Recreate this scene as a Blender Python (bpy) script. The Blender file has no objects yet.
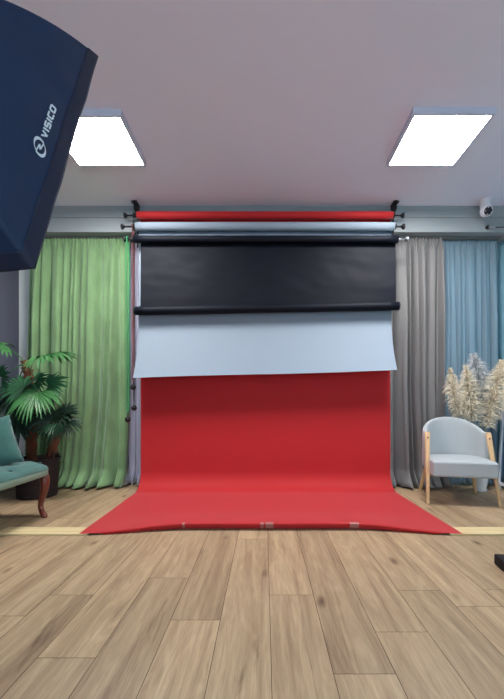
import bpy, bmesh, math, random
from mathutils import Vector, Matrix, noise
PI = math.pi
random.seed(11)
SC = bpy.context.scene
COL = SC.collection
F, CX, CY, EYE = 360.0, 264.6, 405.0, 0.916

def pt(px, py, d):
    """world point seen at photo pixel (px, py) at depth d from the camera"""
    return Vector(((px - CX) * d / F, d, EYE + (CY - py) * d / F))

def lin(c):
    c = c / 255.0
    return c / 12.92 if c <= 0.04045 else ((c + 0.055) / 1.055) ** 2.4

def rgb(r, g, b):
    return (lin(r), lin(g), lin(b), 1.0)

def smooth(a, b, x):
    t = min(1, max(0, (x - a) / (b - a)))
    return t * t * (3 - 2 * t)

def lerp(a, b, t):
    return a + (b - a) * t

# ------------------------------------------------------------------ materials
def mat(name, color, rough=0.6, spec=0.3, metal=0.0, bump=None, vary=None, sheen=0.0, coat=0.0):
    """bump=(scale, strength, kind); vary=(scale, amount, stretch)"""
    m = bpy.data.materials.new(name)
    m.use_nodes = True
    nt = m.node_tree
    p = nt.nodes['Principled BSDF']
    p.inputs['Base Color'].default_value = color
    p.inputs['Roughness'].default_value = rough
    p.inputs['Specular IOR Level'].default_value = spec
    p.inputs['Metallic'].default_value = metal
    p.inputs['Sheen Weight'].default_value = sheen
    p.inputs['Coat Weight'].default_value = coat
    tc = nt.nodes.new('ShaderNodeTexCoord')
    if vary:
        sc, am, st = vary
        mp = nt.nodes.new('ShaderNodeMapping')
        mp.inputs['Scale'].default_value = st
        nt.links.new(tc.outputs['Object'], mp.inputs['Vector'])
        n = nt.nodes.new('ShaderNodeTexNoise')
        n.inputs['Scale'].default_value = sc
        n.inputs['Detail'].default_value = 5
        nt.links.new(mp.outputs['Vector'], n.inputs['Vector'])
        r = nt.nodes.new('ShaderNodeMapRange')
        r.inputs['From Min'].default_value = 0.3
        r.inputs['From Max'].default_value = 0.7
        r.inputs['To Min'].default_value = 1 - am
        r.inputs['To Max'].default_value = 1 + am
        nt.links.new(n.outputs['Fac'], r.inputs['Value'])
        mx = nt.nodes.new('ShaderNodeVectorMath')
        mx.operation = 'SCALE'
        mx.inputs[0].default_value = color[:3]
        nt.links.new(r.outputs['Result'], mx.inputs['Scale'])
        nt.links.new(mx.outputs['Vector'], p.inputs['Base Color'])
    if bump:
        sc, st, kind = bump
        if kind == 'weave':
            w1 = nt.nodes.new('ShaderNodeTexChecker')
            w1.inputs['Scale'].default_value = sc
            nt.links.new(tc.outputs['Object'], w1.inputs['Vector'])
            out = w1.outputs['Fac']
        else:
            w1 = nt.nodes.new('ShaderNodeTexNoise')
            w1.inputs['Scale'].default_value = sc
            w1.inputs['Detail'].default_value = 6
            nt.links.new(tc.outputs['Object'], w1.inputs['Vector'])
            out = w1.outputs['Fac']
        b = nt.nodes.new('ShaderNodeBump')
        b.inputs['Strength'].default_value = st
        b.inputs['Distance'].default_value = 0.01
        nt.links.new(out, b.inputs['Height'])
        nt.links.new(b.outputs['Normal'], p.inputs['Normal'])
    return m

def emit(name, color, strength):
    m = bpy.data.materials.new(name)
    m.use_nodes = True
    nt = m.node_tree
    nt.nodes.clear()
    e = nt.nodes.new('ShaderNodeEmission')
    e.inputs['Color'].default_value = color
    e.inputs['Strength'].default_value = strength
    o = nt.nodes.new('ShaderNodeOutputMaterial')
    nt.links.new(e.outputs[0], o.inputs[0])
    return m

def sheer_mat(name, color, clear, net=False, through=0.5):
    m = bpy.data.materials.new(name)
    m.use_nodes = True
    nt = m.node_tree
    nt.nodes.clear()
    d = nt.nodes.new('ShaderNodeBsdfDiffuse')
    t = nt.nodes.new('ShaderNodeBsdfTranslucent')
    d.inputs['Color'].default_value = color
    t.inputs['Color'].default_value = color
    tr = nt.nodes.new('ShaderNodeBsdfTransparent')
    a = nt.nodes.new('ShaderNodeMixShader')
    a.inputs[0].default_value = through
    nt.links.new(d.outputs[0], a.inputs[1])
    nt.links.new(t.outputs[0], a.inputs[2])
    b = nt.nodes.new('ShaderNodeMixShader')
    b.inputs[0].default_value = clear
    nt.links.new(a.outputs[0], b.inputs[1])
    nt.links.new(tr.outputs[0], b.inputs[2])
    if net:
        tc = nt.nodes.new('ShaderNodeTexCoord')
        br = nt.nodes.new('ShaderNodeTexChecker')
        br.inputs['Scale'].default_value = 55
        mp = nt.nodes.new('ShaderNodeMapping')
        mp.inputs['Scale'].default_value = (1, 0.001, 1)
        nt.links.new(tc.outputs['Object'], mp.inputs[0])
        nt.links.new(mp.outputs[0], br.inputs['Vector'])
        r = nt.nodes.new('ShaderNodeMapRange')
        r.inputs['To Min'].default_value = clear * 0.6
        r.inputs['To Max'].default_value = min(1, clear * 1.8)
        nt.links.new(br.outputs['Fac'], r.inputs['Value'])
        nt.links.new(r.outputs['Result'], b.inputs[0])
    o = nt.nodes.new('ShaderNodeOutputMaterial')
    nt.links.new(b.outputs[0], o.inputs[0])
    return m

def glass_mat(name, color):
    m = bpy.data.materials.new(name)
    m.use_nodes = True
    nt = m.node_tree
    nt.nodes.clear()
    tr = nt.nodes.new('ShaderNodeBsdfTransparent')
    tr.inputs['Color'].default_value = color
    g = nt.nodes.new('ShaderNodeBsdfGlossy')
    g.inputs['Roughness'].default_value = 0.02
    b = nt.nodes.new('ShaderNodeMixShader')
    b.inputs[0].default_value = 0.07
    nt.links.new(tr.outputs[0], b.inputs[1])
    nt.links.new(g.outputs[0], b.inputs[2])
    o = nt.nodes.new('ShaderNodeOutputMaterial')
    nt.links.new(b.outputs[0], o.inputs[0])
    return m

def floor_mat():
    m = bpy.data.materials.new('oak_laminate')
    m.use_nodes = True
    nt = m.node_tree
    N, L = nt.nodes, nt.links
    p = N['Principled BSDF']
    uv = N.new('ShaderNodeUVMap'); uv.uv_map = 'plank'
    at = N.new('ShaderNodeAttribute'); at.attribute_name = 'tone'
    def mapping(sx, sy):
        q = N.new('ShaderNodeMapping'); q.inputs['Scale'].default_value = (sx, sy, 1)
        L.new(uv.outputs[0], q.inputs[0]); return q
    def nse(q, scale, detail, dist=0.0, rough=0.55):
        n = N.new('ShaderNodeTexNoise'); n.inputs['Scale'].default_value = scale
        n.inputs['Detail'].default_value = detail; n.inputs['Distortion'].default_value = dist
        n.inputs['Roughness'].default_value = rough
        L.new(q.outputs[0], n.inputs['Vector']); return n
    def ramp(src, stops):
        r = N.new('ShaderNodeValToRGB')
        while len(r.color_ramp.elements) < len(stops): r.color_ramp.elements.new(0.5)
        for e, (pos, c) in zip(r.color_ramp.elements, stops): e.position = pos; e.color = c
        L.new(src, r.inputs[0]); return r
    def mix(kind, fac, a, b):
        x = N.new('ShaderNodeMix'); x.data_type = 'RGBA'; x.blend_type = kind
        if isinstance(fac, float): x.inputs[0].default_value = fac
        else: L.new(fac, x.inputs[0])
        for s, v in ((6, a), (7, b)):
            if isinstance(v, tuple): x.inputs[s].default_value = v
            else: L.new(v, x.inputs[s])
        return x.outputs[2]
    # broad cathedral grain, u along the plank
    big = nse(mapping(0.6, 10.0), 1.5, 5, 1.0)
    c = ramp(big.outputs['Fac'], [(0.28, rgb(147, 121, 94)), (0.45, rgb(177, 151, 119)), (0.62, rgb(191, 166, 132)), (0.8, rgb(165, 138, 106))]).outputs[0]
    # cathedral rings: bands of a distorted field
    q = mapping(0.8, 6.0)
    n2 = nse(q, 0.9, 2, 0.4)
    mu = N.new('ShaderNodeMath'); mu.operation = 'MULTIPLY'; mu.inputs[1].default_value = 85
    L.new(n2.outputs['Fac'], mu.inputs[0])
    sn = N.new('ShaderNodeMath'); sn.operation = 'SINE'; L.new(mu.outputs[0], sn.inputs[0])
    rr = ramp(sn.outputs[0], [(0.0, (0.86, 0.85, 0.84, 1)), (0.7, (1, 1, 1, 1))])
    c = mix('MULTIPLY', 0.6, c, rr.outputs[0])
    # fine pores
    fine = nse(mapping(7.0, 130.0), 1.0, 5, 0.6, 0.75)
    fr = ramp(fine.outputs['Fac'], [(0.35, (0.66, 0.63, 0.60, 1)), (0.55, (1, 1, 1, 1))])
    c = mix('MULTIPLY', 0.6, c, fr.outputs[0])
    # dark heart streaks
    st = nse(mapping(0.75, 9.0), 1.25, 6, 1.3, 0.62)
    sr = ramp(st.outputs['Fac'], [(0.60, (0, 0, 0, 1)), (0.74, (1, 1, 1, 1))])
    c = mix('MIX', sr.outputs[0], c, mix('MULTIPLY', 0.85, c, rgb(156, 140, 132)))
    # knots
    vo = N.new('ShaderNodeTexVoronoi'); vo.inputs['Scale'].default_value = 1.0
    nq = nse(mapping(6, 12), 1.0, 3)
    ad = N.new('ShaderNodeMix'); ad.data_type = 'RGBA'; ad.blend_type = 'ADD'; ad.inputs[0].default_value = 0.10
    L.new(mapping(2.0, 5.0).outputs[0], ad.inputs[6]); L.new(nq.outputs['Color'], ad.inputs[7])
    L.new(ad.outputs[2], vo.inputs['Vector'])
    kr = ramp(vo.outputs['Distance'], [(0.03, (1, 1, 1, 1)), (0.14, (0, 0, 0, 1))])
    c = mix('MIX', kr.outputs[0], c, mix('MULTIPLY', 0.9, c, rgb(120, 98, 84)))
    # tone of each board
    tn = N.new('ShaderNodeMapRange'); tn.inputs['To Min'].default_value = 0.86; tn.inputs['To Max'].default_value = 1.10
    L.new(at.outputs['Fac'], tn.inputs['Value'])
    sc = N.new('ShaderNodeVectorMath'); sc.operation = 'SCALE'
    L.new(c, sc.inputs[0]); L.new(tn.outputs['Result'], sc.inputs['Scale'])
    L.new(sc.outputs[0], p.inputs['Base Color'])
    p.inputs['Roughness'].default_value = 0.42
    p.inputs['Specular IOR Level'].default_value = 0.35
    b = N.new('ShaderNodeBump'); b.inputs['Strength'].default_value = 0.12; b.inputs['Distance'].default_value = 0.003
    L.new(fine.outputs['Fac'], b.inputs['Height']); L.new(b.outputs[0], p.inputs['Normal'])
    return m

M = dict(
    ceiling=mat('ceiling_paint', rgb(240, 238, 250), 0.9, 0.1, bump=(60, 0.03, 'n')),
    wall=mat('white_paint', rgb(222, 224, 220), 0.9, 0.1),
    beam=mat('beam_paint', rgb(156, 163, 165), 0.9, 0.1),
    greywall=mat('slate_paint', rgb(92, 95, 108), 0.9, 0.1),
    darkgap=mat('board_joint', rgb(62, 50, 40), 0.9, 0.0),
    oak=floor_mat(),
    red=mat('red_paper', rgb(184, 33, 36), 0.6, 0.22, sheen=0.17, bump=(9, 0.06, 'n')),
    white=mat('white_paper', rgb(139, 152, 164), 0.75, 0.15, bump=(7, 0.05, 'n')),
    black=mat('black_paper', rgb(8, 13, 24), 0.6, 0.16, bump=(5, 0.35, 'n'), vary=(3, 0.18, (1, 1, 1))),
    core=mat('card_core', rgb(160, 132, 100), 0.9, 0.1),
    tape=mat('clear_tape', rgb(176, 118, 112), 0.4, 0.4),
    blackp=mat('black_plastic', rgb(22, 22, 26), 0.45, 0.4),
    steel=mat('bright_steel', rgb(190, 192, 196), 0.3, 0.5, metal=1.0),
    greenc=mat('green_chain', rgb(46, 150, 92), 0.4, 0.4),
    brownc=mat('maroon_chain', rgb(120, 62, 66), 0.45, 0.4),
    blackc=mat('black_chain', rgb(26, 26, 32), 0.45, 0.4),
    green=mat('green_velvet', rgb(120, 152, 107), 0.9, 0.1, sheen=0.3, bump=(120, 0.25, 'n'), vary=(7, 0.16, (1, 1, 0.5))),
    taupe=mat('taupe_linen', rgb(124, 123, 122), 0.9, 0.1, bump=(150, 0.2, 'n'), vary=(20, 0.06, (1, 1, 0.1))),
    sheer=sheer_mat('blue_voile', rgb(164, 188, 200), 0.28),
    net=sheer_mat('lilac_net', rgb(200, 200, 216), 0.09, True, 0.12),
    frame=mat('window_frame_white', rgb(232, 236, 238), 0.4, 0.4),
    pane=glass_mat('window_glass', (0.92, 0.97, 1.0, 1)),
    tealwall=mat('pale_teal_paint', rgb(128, 172, 186), 0.85, 0.15),
    lampframe=mat('lamp_frame', rgb(205, 208, 222), 0.5, 0.3),
    lamp=emit('lamp_diffuser', (1.0, 0.98, 0.99, 1), 15.0),
    lath=mat('pale_pine', rgb(214, 194, 148), 0.6, 0.2, vary=(6, 0.1, (0.3, 8, 8)), bump=(60, 0.1, 'n')),
    teal=mat('teal_velvet', rgb(58, 100, 93), 0.85, 0.15, sheen=0.35, bump=(90, 0.25, 'n'), vary=(9, 0.15, (1, 1, 1))),
    piping=mat('sage_piping', rgb(132, 158, 142), 0.8, 0.15, bump=(120, 0.2, 'n')),
    mahog=mat('mahogany', rgb(112, 52, 38), 0.35, 0.5, vary=(8, 0.25, (6, 6, 0.8)), coat=0.3),
    basket=mat('dark_wicker', rgb(46, 36, 37), 0.65, 0.3, vary=(30, 0.3, (1, 1, 2))),
    soil=mat('dark_soil', rgb(48, 38, 30), 1.0, 0.0, bump=(60, 0.8, 'n')),
    trunk=mat('palm_fibre', rgb(112, 70, 52), 0.9, 0.1, bump=(45, 0.9, 'n'), vary=(18, 0.35, (1, 1, 0.4))),
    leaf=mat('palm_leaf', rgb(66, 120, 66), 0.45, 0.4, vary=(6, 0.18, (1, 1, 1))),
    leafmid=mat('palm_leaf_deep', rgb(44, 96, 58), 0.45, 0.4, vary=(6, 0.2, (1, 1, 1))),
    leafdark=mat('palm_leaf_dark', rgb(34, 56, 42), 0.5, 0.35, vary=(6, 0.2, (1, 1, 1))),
    boucle=mat('white_boucle', rgb(176, 182, 184), 0.95, 0.1, sheen=0.3, bump=(160, 0.5, 'n')),
    beech=mat('light_beech', rgb(214, 178, 134), 0.5, 0.3, vary=(7, 0.12, (8, 8, 0.6))),
    screw=mat('dark_screw', rgb(70, 48, 34), 0.4, 0.5),
    plume=mat('pampas_cream', rgb(230, 221, 200), 0.95, 0.05),
    plumegrey=mat('pampas_grey', rgb(205, 206, 206), 0.95, 0.05),
    stem=mat('dry_stem', rgb(190, 172, 126), 0.8, 0.1),
    ceramic=mat('white_ceramic', rgb(226, 228, 228), 0.25, 0.5),
    mirror=mat('mirror_glass', rgb(205, 216, 228), 0.04, 0.5, metal=1.0),
    navy=mat('navy_nylon', rgb(18, 41, 72), 0.62, 0.35, bump=(14, 0.22, 'n'), vary=(4, 0.12, (1, 1, 1))),
    navyrim=mat('navy_rim', rgb(22, 30, 52), 0.6, 0.35, bump=(20, 0.15, 'n')),
    diffuse=mat('diffuser_cloth', rgb(236, 236, 236), 0.9, 0.1),
    silver_ink=mat('silver_ink', rgb(205, 216, 222), 0.5, 0.3),
    rubber=mat('black_rubber', rgb(24, 24, 30), 0.7, 0.25, bump=(40, 0.1, 'n')),
    lens=mat('lens_glass', rgb(14, 14, 18), 0.08, 0.6),
    camwhite=mat('camera_white', rgb(228, 226, 230), 0.4, 0.4),
)

# ------------------------------------------------------------------ mesh tools
def obj(name, bm, material, parent=None, smooth_shade=True, label=None):
    me = bpy.data.meshes.new(name)
    bmesh.ops.recalc_face_normals(bm, faces=bm.faces[:])
    bm.to_mesh(me)
    bm.free()
    if material:
        me.materials.append(material)
    for p in me.polygons:
        p.use_smooth = smooth_shade
    o = bpy.data.objects.new(name, me)
    COL.objects.link(o)
    if parent:
        o.parent = parent
        o.matrix_parent_inverse = parent_matrix(parent).inverted()
    if label:
        o['label'] = label
    return o

def parent_matrix(o):
    m = Matrix.Translation(o.location) @ o.rotation_euler.to_matrix().to_4x4()
    if o.parent:
        m = parent_matrix(o.parent) @ o.matrix_parent_inverse @ m
    return m

def tag(o, label, cat, group=None, kind=None):
    o['label'] = label
    o['category'] = cat
    if group:
        o['group'] = group
    if kind:
        o['kind'] = kind
    return o

def thing(name, label, cat, loc=(0, 0, 0), group=None):
    o = bpy.data.objects.new(name, None)
    o.empty_display_size = 0.05
    COL.objects.link(o)
    o.location = loc
    return tag(o, label, cat, group)

def struct(name, bm, m, smooth_shade=False):
    o = obj(name, bm, m, None, smooth_shade)
    o['kind'] = 'structure'
    return o

def box(bm, x0, x1, y0, y1, z0, z1, mtx=None):
    vs = [bm.verts.new(mtx @ Vector(c) if mtx else c) for c in
          ((x0, y0, z0), (x1, y0, z0), (x1, y1, z0), (x0, y1, z0), (x0, y0, z1), (x1, y0, z1), (x1, y1, z1), (x0, y1, z1))]
    fs = []
    for f in ((0, 3, 2, 1), (4, 5, 6, 7), (0, 1, 5, 4), (1, 2, 6, 5), (2, 3, 7, 6), (3, 0, 4, 7)):
        fs.append(bm.faces.new([vs[i] for i in f]))
    return vs, fs

def bevel(bm, w, seg=2):
    bmesh.ops.bevel(bm, geom=bm.edges[:], offset=w, segments=seg, affect='EDGES', profile=0.5)

def tube(bm, pts, rad, n=10, cap=True, squash=1.0):
    """tube through pts; rad is a number or one radius for each point"""
    pts = [Vector(p) for p in pts]
    if not isinstance(rad, (list, tuple)):
        rad = [rad] * len(pts)
    rings = []
    up = None
    for i, p in enumerate(pts):
        a = pts[max(0, i - 1)]
        b = pts[min(len(pts) - 1, i + 1)]
        t = (b - a).normalized()
        if up is None:
            up = Vector((0, 0, 1)) if abs(t.z) < 0.9 else Vector((1, 0, 0))
        s = t.cross(up).normalized()
        up = s.cross(t).normalized()
        rings.append([bm.verts.new(p + (s * math.cos(2 * PI * k / n) + up * math.sin(2 * PI * k / n) * squash) * rad[i]) for k in range(n)])
    for r0, r1 in zip(rings, rings[1:]):
        for k in range(n):
            bm.faces.new((r0[k], r0[(k + 1) % n], r1[(k + 1) % n], r1[k]))
    if cap:
        bm.faces.new(rings[0][::-1])
        bm.faces.new(rings[-1])

def grid(bm, fn, nu, nv, uvname=None):
    vs = [[bm.verts.new(fn(i / nu, j / nv)) for j in range(nv + 1)] for i in range(nu + 1)]
    for i in range(nu):
        for j in range(nv):
            bm.faces.new((vs[i][j], vs[i + 1][j], vs[i + 1][j + 1], vs[i][j + 1]))
    return vs

def lathe(bm, prof, n=32, c=(0, 0), fn=None, close=False):
    rings = []
    for r, z in prof:
        ring = []
        for k in range(n):
            a = 2 * PI * k / n
            rr = r + (fn(a, z) if fn else 0)
            ring.append(bm.verts.new((c[0] + rr * math.cos(a), c[1] + rr * math.sin(a), z)))
        rings.append(ring)
    for r0, r1 in zip(rings, rings[1:]):
        for k in range(n):
            bm.faces.new((r0[k], r0[(k + 1) % n], r1[(k + 1) % n], r1[k]))
    bm.faces.new(rings[0][::-1])
    if close:
        bm.faces.new(rings[-1])

def sphere(bm, c, r, seg=16, sc=(1, 1, 1)):
    m = Matrix.Translation(c) @ Matrix.Diagonal((r * sc[0], r * sc[1], r * sc[2], 1))
    bmesh.ops.create_uvsphere(bm, u_segments=seg, v_segments=max(6, seg // 2), radius=1, matrix=m)

NB = bmesh.new

# ------------------------------------------------------------------ the room
XL, XR, YB, YF, H = -2.90, 2.75, 4.25, -2.6, 3.08

def build_floor():
    bm = NB()
    uvl = bm.loops.layers.uv.new('plank')
    tone = bm.faces.layers.float.new('tone')
    W, LEN, gap = 0.2119, 1.38, 0.0011
    known = {0: 1.736, 1: 1.226, 2: 1.453, -1: 1.08, -2: 1.534, -3: 1.906, -4: 1.304, -5: 1.736, 3: 1.78}
    rnd = random.Random(5)
    for k in range(-15, 14):
        x0, x1 = 0.0232 + k * W, 0.0232 + (k + 1) * W
        if x1 < XL or x0 > XR:
            continue
        x0, x1 = max(x0, XL), min(x1, XR)
        s = known.get(k, rnd.uniform(0.5, 1.9))
        n0 = math.floor((YF - s) / LEN)
        y = s + n0 * LEN
        while y < YB:
            a, b = max(y, YF), min(y + LEN, YB)
            if b - a > 0.01:
                ou, ov = rnd.uniform(0, 50), rnd.uniform(0, 50)
                co = [(x0 + gap, a + gap), (x1 - gap, a + gap), (x1 - gap, b - gap), (x0 + gap, b - gap)]
                f = bm.faces.new([bm.verts.new((px, py, 0)) for px, py in co])
                f[tone] = rnd.random()
                for lp, (px, py) in zip(f.loops, co):
                    lp[uvl].uv = (py - y + ou, px - x0 + ov)
            y += LEN
    # the dark joint base the boards lie on
    vs, fs = box(bm, XL, XR, YF, YB, -0.10, -0.0015)
    for f in fs:
        f.material_index = 1
    me = bpy.data.meshes.new('floor')
    bm.to_mesh(me)
    bm.free()
    me.materials.append(M['oak'])
    me.materials.append(M['darkgap'])
    o = bpy.data.objects.new('floor', me)
    COL.objects.link(o)
    o['kind'] = 'structure'
build_floor()

def boxes(name, m, lst):
    bm = NB()
    for b in lst:
        box(bm, *b)
    return struct(name, bm, m)

T = 0.12
boxes('ceiling', M['ceiling'], [(XL - T, XR + T, YF - T, YB + T, H, H + 0.1)])
# back wall with the tall window behind the voile
WX0, WX1, WZ0, WZ1 = 1.98, 2.66, 0.10, 2.62
boxes('wall_back', M['wall'], [(XL - T, WX0, YB, YB + T, 0, H), (WX1, XR + T, YB, YB + T, 0, H),
                               (WX0, WX1, YB, YB + T, 0, WZ0), (WX0, WX1, YB, YB + T, WZ1, H)])
boxes('wall_left', M['greywall'], [(XL - T, XL, YF - T, YB, 0, H)])
boxes('wall_right', M['tealwall'], [(XR, XR + T, YF - T, YB, 0, H)])
FX0, FX1, FZ0, FZ1 = -2.5, 2.4, 0.25, 2.80  # opening for the unseen window added behind the camera
boxes('wall_front', M['wall'], [(XL, FX0, YF - T, YF, 0, H), (FX1, XR, YF - T, YF, 0, H),
                                (FX0, FX1, YF - T, YF, 0, FZ0), (FX0, FX1, YF - T, YF, FZ1, H)])
# lowered beam above the curtains and the cove under the ceiling
boxes('trim_1', M['beam'], [(XL, XR, 3.95, YB, 2.814, H)])
bm = NB()
prof = [(3.95, 2.968), (3.938, 2.972), (3.932, 2.99), (3.928, 3.03), (3.915, 3.06), (3.912, 3.08), (3.95, 3.08)]
r0 = [bm.verts.new((XL, y, z)) for y, z in prof]
r1 = [bm.verts.new((XR, y, z)) for y, z in prof]
for k in range(len(prof)):
    q = (k + 1) % len(prof)
    bm.faces.new((r0[k], r0[q], r1[q], r1[k]))
struct('trim_2', bm, M['beam'])

def window(name, mtx, w, h, mull, pane_m, transom=None, t=0.055):
    """window lying in local x-z, centred in wall thickness"""
    bm = NB()
    for b in ((0, t, -.035, .035, 0, h), (w - t, w, -.035, .035, 0, h), (t, w - t, -.035, .035, 0, t), (t, w - t, -.035, .035, h - t, h)):
        box(bm, *b, mtx)
    for x in mull:
        box(bm, x - .03, x + .03, -.03, .03, t, h - t, mtx)
    if transom:
        box(bm, t, w - t, -.028, .028, transom - .03, transom + .03, mtx)
    fr = struct(name, bm, M['frame'])
    bm = NB()
    box(bm, t, w - t, -.004, .004, t, h - t, mtx)
    obj('pane', bm, pane_m, fr, False)
window('window_1', Matrix.Translation((WX0, YB + .06, WZ0)), WX1 - WX0, WZ1 - WZ0, [0.33], M['pane'], 2.0)
window('added_window', Matrix.Translation((FX0, YF - .06, FZ0)), FX1 - FX0, FZ1 - FZ0, [1.22, 2.45, 3.68], M['pane'], 1.9)  # unseen window, added so daylight from behind brightens the ceiling and room

# curtain rails under the beam
for name, lab, x0, x1, y in (('curtain_rail', 'slim grey curtain rail above the green curtain', -2.72, -1.34, 4.06),
                             ('curtain_rail', 'slim grey curtain rail above the taupe curtain and blue voile', 1.33, 2.66, 4.06)):
    bm = NB()
    box(bm, x0, x1, y - .022, y + .1, 2.796, 2.8135)
    bevel(bm, .003, 1)
    tag(obj(name, bm, mat('rail_grey', rgb(120, 120, 116), 0.5), None, False), lab, 'curtain rail')

# ------------------------------------------------------------------ curtains
def curtain(name, label, m, xl, xr, yd, folds, amp, seed, ztop=2.795, pool=0.12, ns=260, nz=90, zb=0.004, sweep=0.0, heading=True):
    """xl, xr: functions of t (0 top .. 1 hem)"""
    rnd = random.Random(seed)
    ph = [rnd.uniform(0, 6.28) for _ in range(6)]
    def fold(s, t):
        w = s + 0.035 * math.sin(2 * PI * 1.7 * s + ph[0]) + 0.018 * math.sin(2 * PI * 3.1 * s + ph[1] + 1.2 * t)
        a = math.sin(2 * PI * folds * w + ph[2] + 0.7 * math.sin(2.2 * t + ph[3] + 3 * s))
        a = 1 - 2 * ((1 - a) / 2) ** 2.3 if folds > 4 else a
        b = math.sin(2 * PI * folds * 0.47 * w + ph[4] + 0.9 * t)
        return a, b
    def fn(s, t):
        # denser rows at the hem
        z = lerp(ztop, zb, t)
        a, b = fold(s, t)
        g = amp * (0.45 + 0.55 * smooth(0, .35, t))
        y = yd - g * (0.68 * a + 0.45 * b)
        if heading and t < 0.05:
            k = 1 - t / 0.05
            y = lerp(y, yd - amp * 0.30 * math.sin(2 * PI * folds * 2.3 * s + ph[5]), k * 0.8)
        x = lerp(xl(t), xr(t), s) + 0.010 * math.sin(2 * PI * folds * s + ph[1]) * smooth(.1, .6, t)
        x += sweep * smooth(.55, 1, t) * math.sin(PI * s)
        if t > 0.93 and pool:
            k = (t - 0.93) / 0.07
            nn = noise.noise(Vector((s * 9 + seed, t * 12, 3.3)))
            y -= pool * k * k * (0.55 + 0.5 * nn + 0.35 * a)
            z = max(zb, z + 0.09 * k * (1 - k) * (1 + nn) + 0.022 * k * (1 + noise.noise(Vector((s * 30, t * 20, seed)))))
        y += 0.004 * noise.noise(Vector((s * 14, t * 9, seed * 2.1)))
        return Vector((x, y, z))
    bm = NB()
    grid(bm, lambda u, v: fn(u, v), ns, nz)
    o = obj(name, bm, m)
    sd = o.modifiers.new('thickness', 'SOLIDIFY')
    sd.thickness = 0.0025
    return tag(o, label, 'curtain')

curtain('curtain', 'floor-length moss green velvet curtain left of the red backdrop', M['green'],
        lambda t: -2.655 - .05 * t, lambda t: -1.515 - .03 * smooth(.7, 1, t), 4.06, 12, .058, 3, pool=.17, sweep=-.06)
curtain('curtain', 'narrow lilac grey net curtain showing between green curtain and red paper', M['net'],
        lambda t: -1.56, lambda t: -1.375, 4.15, 3, .022, 9, ns=60, pool=.12)
curtain('curtain', 'heavy taupe grey curtain between red backdrop and blue voile', M['taupe'],
        lambda t: 1.375, lambda t: 2.006, 4.06, 7, .080, 21, pool=.16, ns=200, sweep=.045)
curtain('curtain', 'pale blue see-through voile curtain over the right window', M['sheer'],
        lambda t: 1.995, lambda t: 2.665, 4.115, 10, .036, 33, ztop=2.809, pool=.03, ns=220)

# ------------------------------------------------------------------ paper backdrops
RX0, RX1 = -1.36, 1.37
def roll(bm, y, z, r, x0=RX0, x1=RX1, zr=None, n=28):
    zr = z if zr is None else zr
    pts = [(lerp(x0, x1, k / 24), y, lerp(z, zr, k / 24)) for k in range(25)]
    tube(bm, pts, r, n)

def expander(root, y, z, kx, wheel_x=None, side=-1, steel_end=False):
    """end drive of a roll: shaft with a knob and, on the left, a chain wheel"""
    bm = NB()
    x0 = RX0 if side < 0 else RX1
    tube(bm, [(x0 - side * .03, y, z), (kx, y, z)], .009, 12)
    tube(bm, [(x0 + side * .001, y, z), (x0 + side * .007, y, z)], .03, 20)
    e = obj('expander', bm, M['steel'] if steel_end else M['blackp'], root, True)
    bm = NB()
    tube(bm, [(kx - side * .025, y, z), (kx - side * .012, y, z), (kx - side * .008, y, z), (kx + side * .012, y, z), (kx + side * .016, y, z)],
         [.012, .013, .027, .030, .022], 14)
    obj('knob', bm, M['steel'] if steel_end else M['blackp'], e)
    if wheel_x:
        bm = NB()
        tube(bm, [(wheel_x - .010, y, z), (wheel_x - .005, y, z), (wheel_x, y, z), (wheel_x + .005, y, z), (wheel_x + .010, y, z)],
             [.024, .024, .014, .024, .024], 18)
        obj('chain_wheel', bm, M['blackp'], e)

YR, ZR = 3.85, 2.943
YW, ZW = 3.81, 2.804
YK, ZK = 3.76, 2.647

# --- red
red = thing('paper_backdrop', 'long red paper backdrop sweeping down from the topmost roll onto the floor', 'backdrop', (0, 3.85, 0), 'paper backdrops on the wall brackets')
bm = NB(); roll(bm, YR, ZR, .041); obj('roll', bm, M['red'], red)
expander(red, YR, ZR, -1.488, -1.397)
expander(red, YR, ZR, 1.475, None, 1)
YS = 3.893
def red_fn(u, v):
    # v runs along the paper: hanging part, bend, floor part, turned-down front
    x_back = lerp(-1.339, 1.358, u)
    x_front = lerp(-1.300, 1.388, u)
    cen = smooth(0.0, .28, u) * (1 - smooth(.72, 1.0, u))
    yf = 2.528 + .103 * cen
    lift = .0150 + .036 * cen
    R = .19
    segs = (2.60, R * PI / 2, 3.602 - yf, .05)
    L = sum(segs)
    d = v
    if d < .36:                       # hanging
        k = d / .36
        y, z = YS, lerp(ZR, R + .012, k)
        y += .004 * noise.noise(Vector((u * 3, k * 3, 1)))
        x = x_back
    elif d < .56:                     # bend
        a = (d - .36) / .20 * PI / 2
        y, z = YS - R + R * math.cos(a), R + .012 - R * math.sin(a)
        x = lerp(x_back, x_front, (YS - y) / (YS - yf))
    elif d < .94:                     # floor
        k = (d - .56) / .38
        y = lerp(YS - R, yf, k)
        z = .012 + (lift - .012) * smooth(.55, .97, k) + .004 * max(0, noise.noise(Vector((u * 4, k * 4, 7)))) * (1 - k)
        x = lerp(x_back, x_front, (YS - y) / (YS - yf))
    else:                             # front flap, turned down
        k = (d - .94) / .06
        x = x_front
        bot = .0148 if (x < -1.15 or x > 1.22) else .004
        y = yf - .005 * math.sin(min(1, k * 4) * PI / 2) + .034 * cen * max(0, k - .15)
        z = lerp(lift, min(bot, lift), k)
    return Vector((x, y, z))
bm = NB(); grid(bm, red_fn, 80, 100); obj('sheet', bm, M['red'], red)
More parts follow.
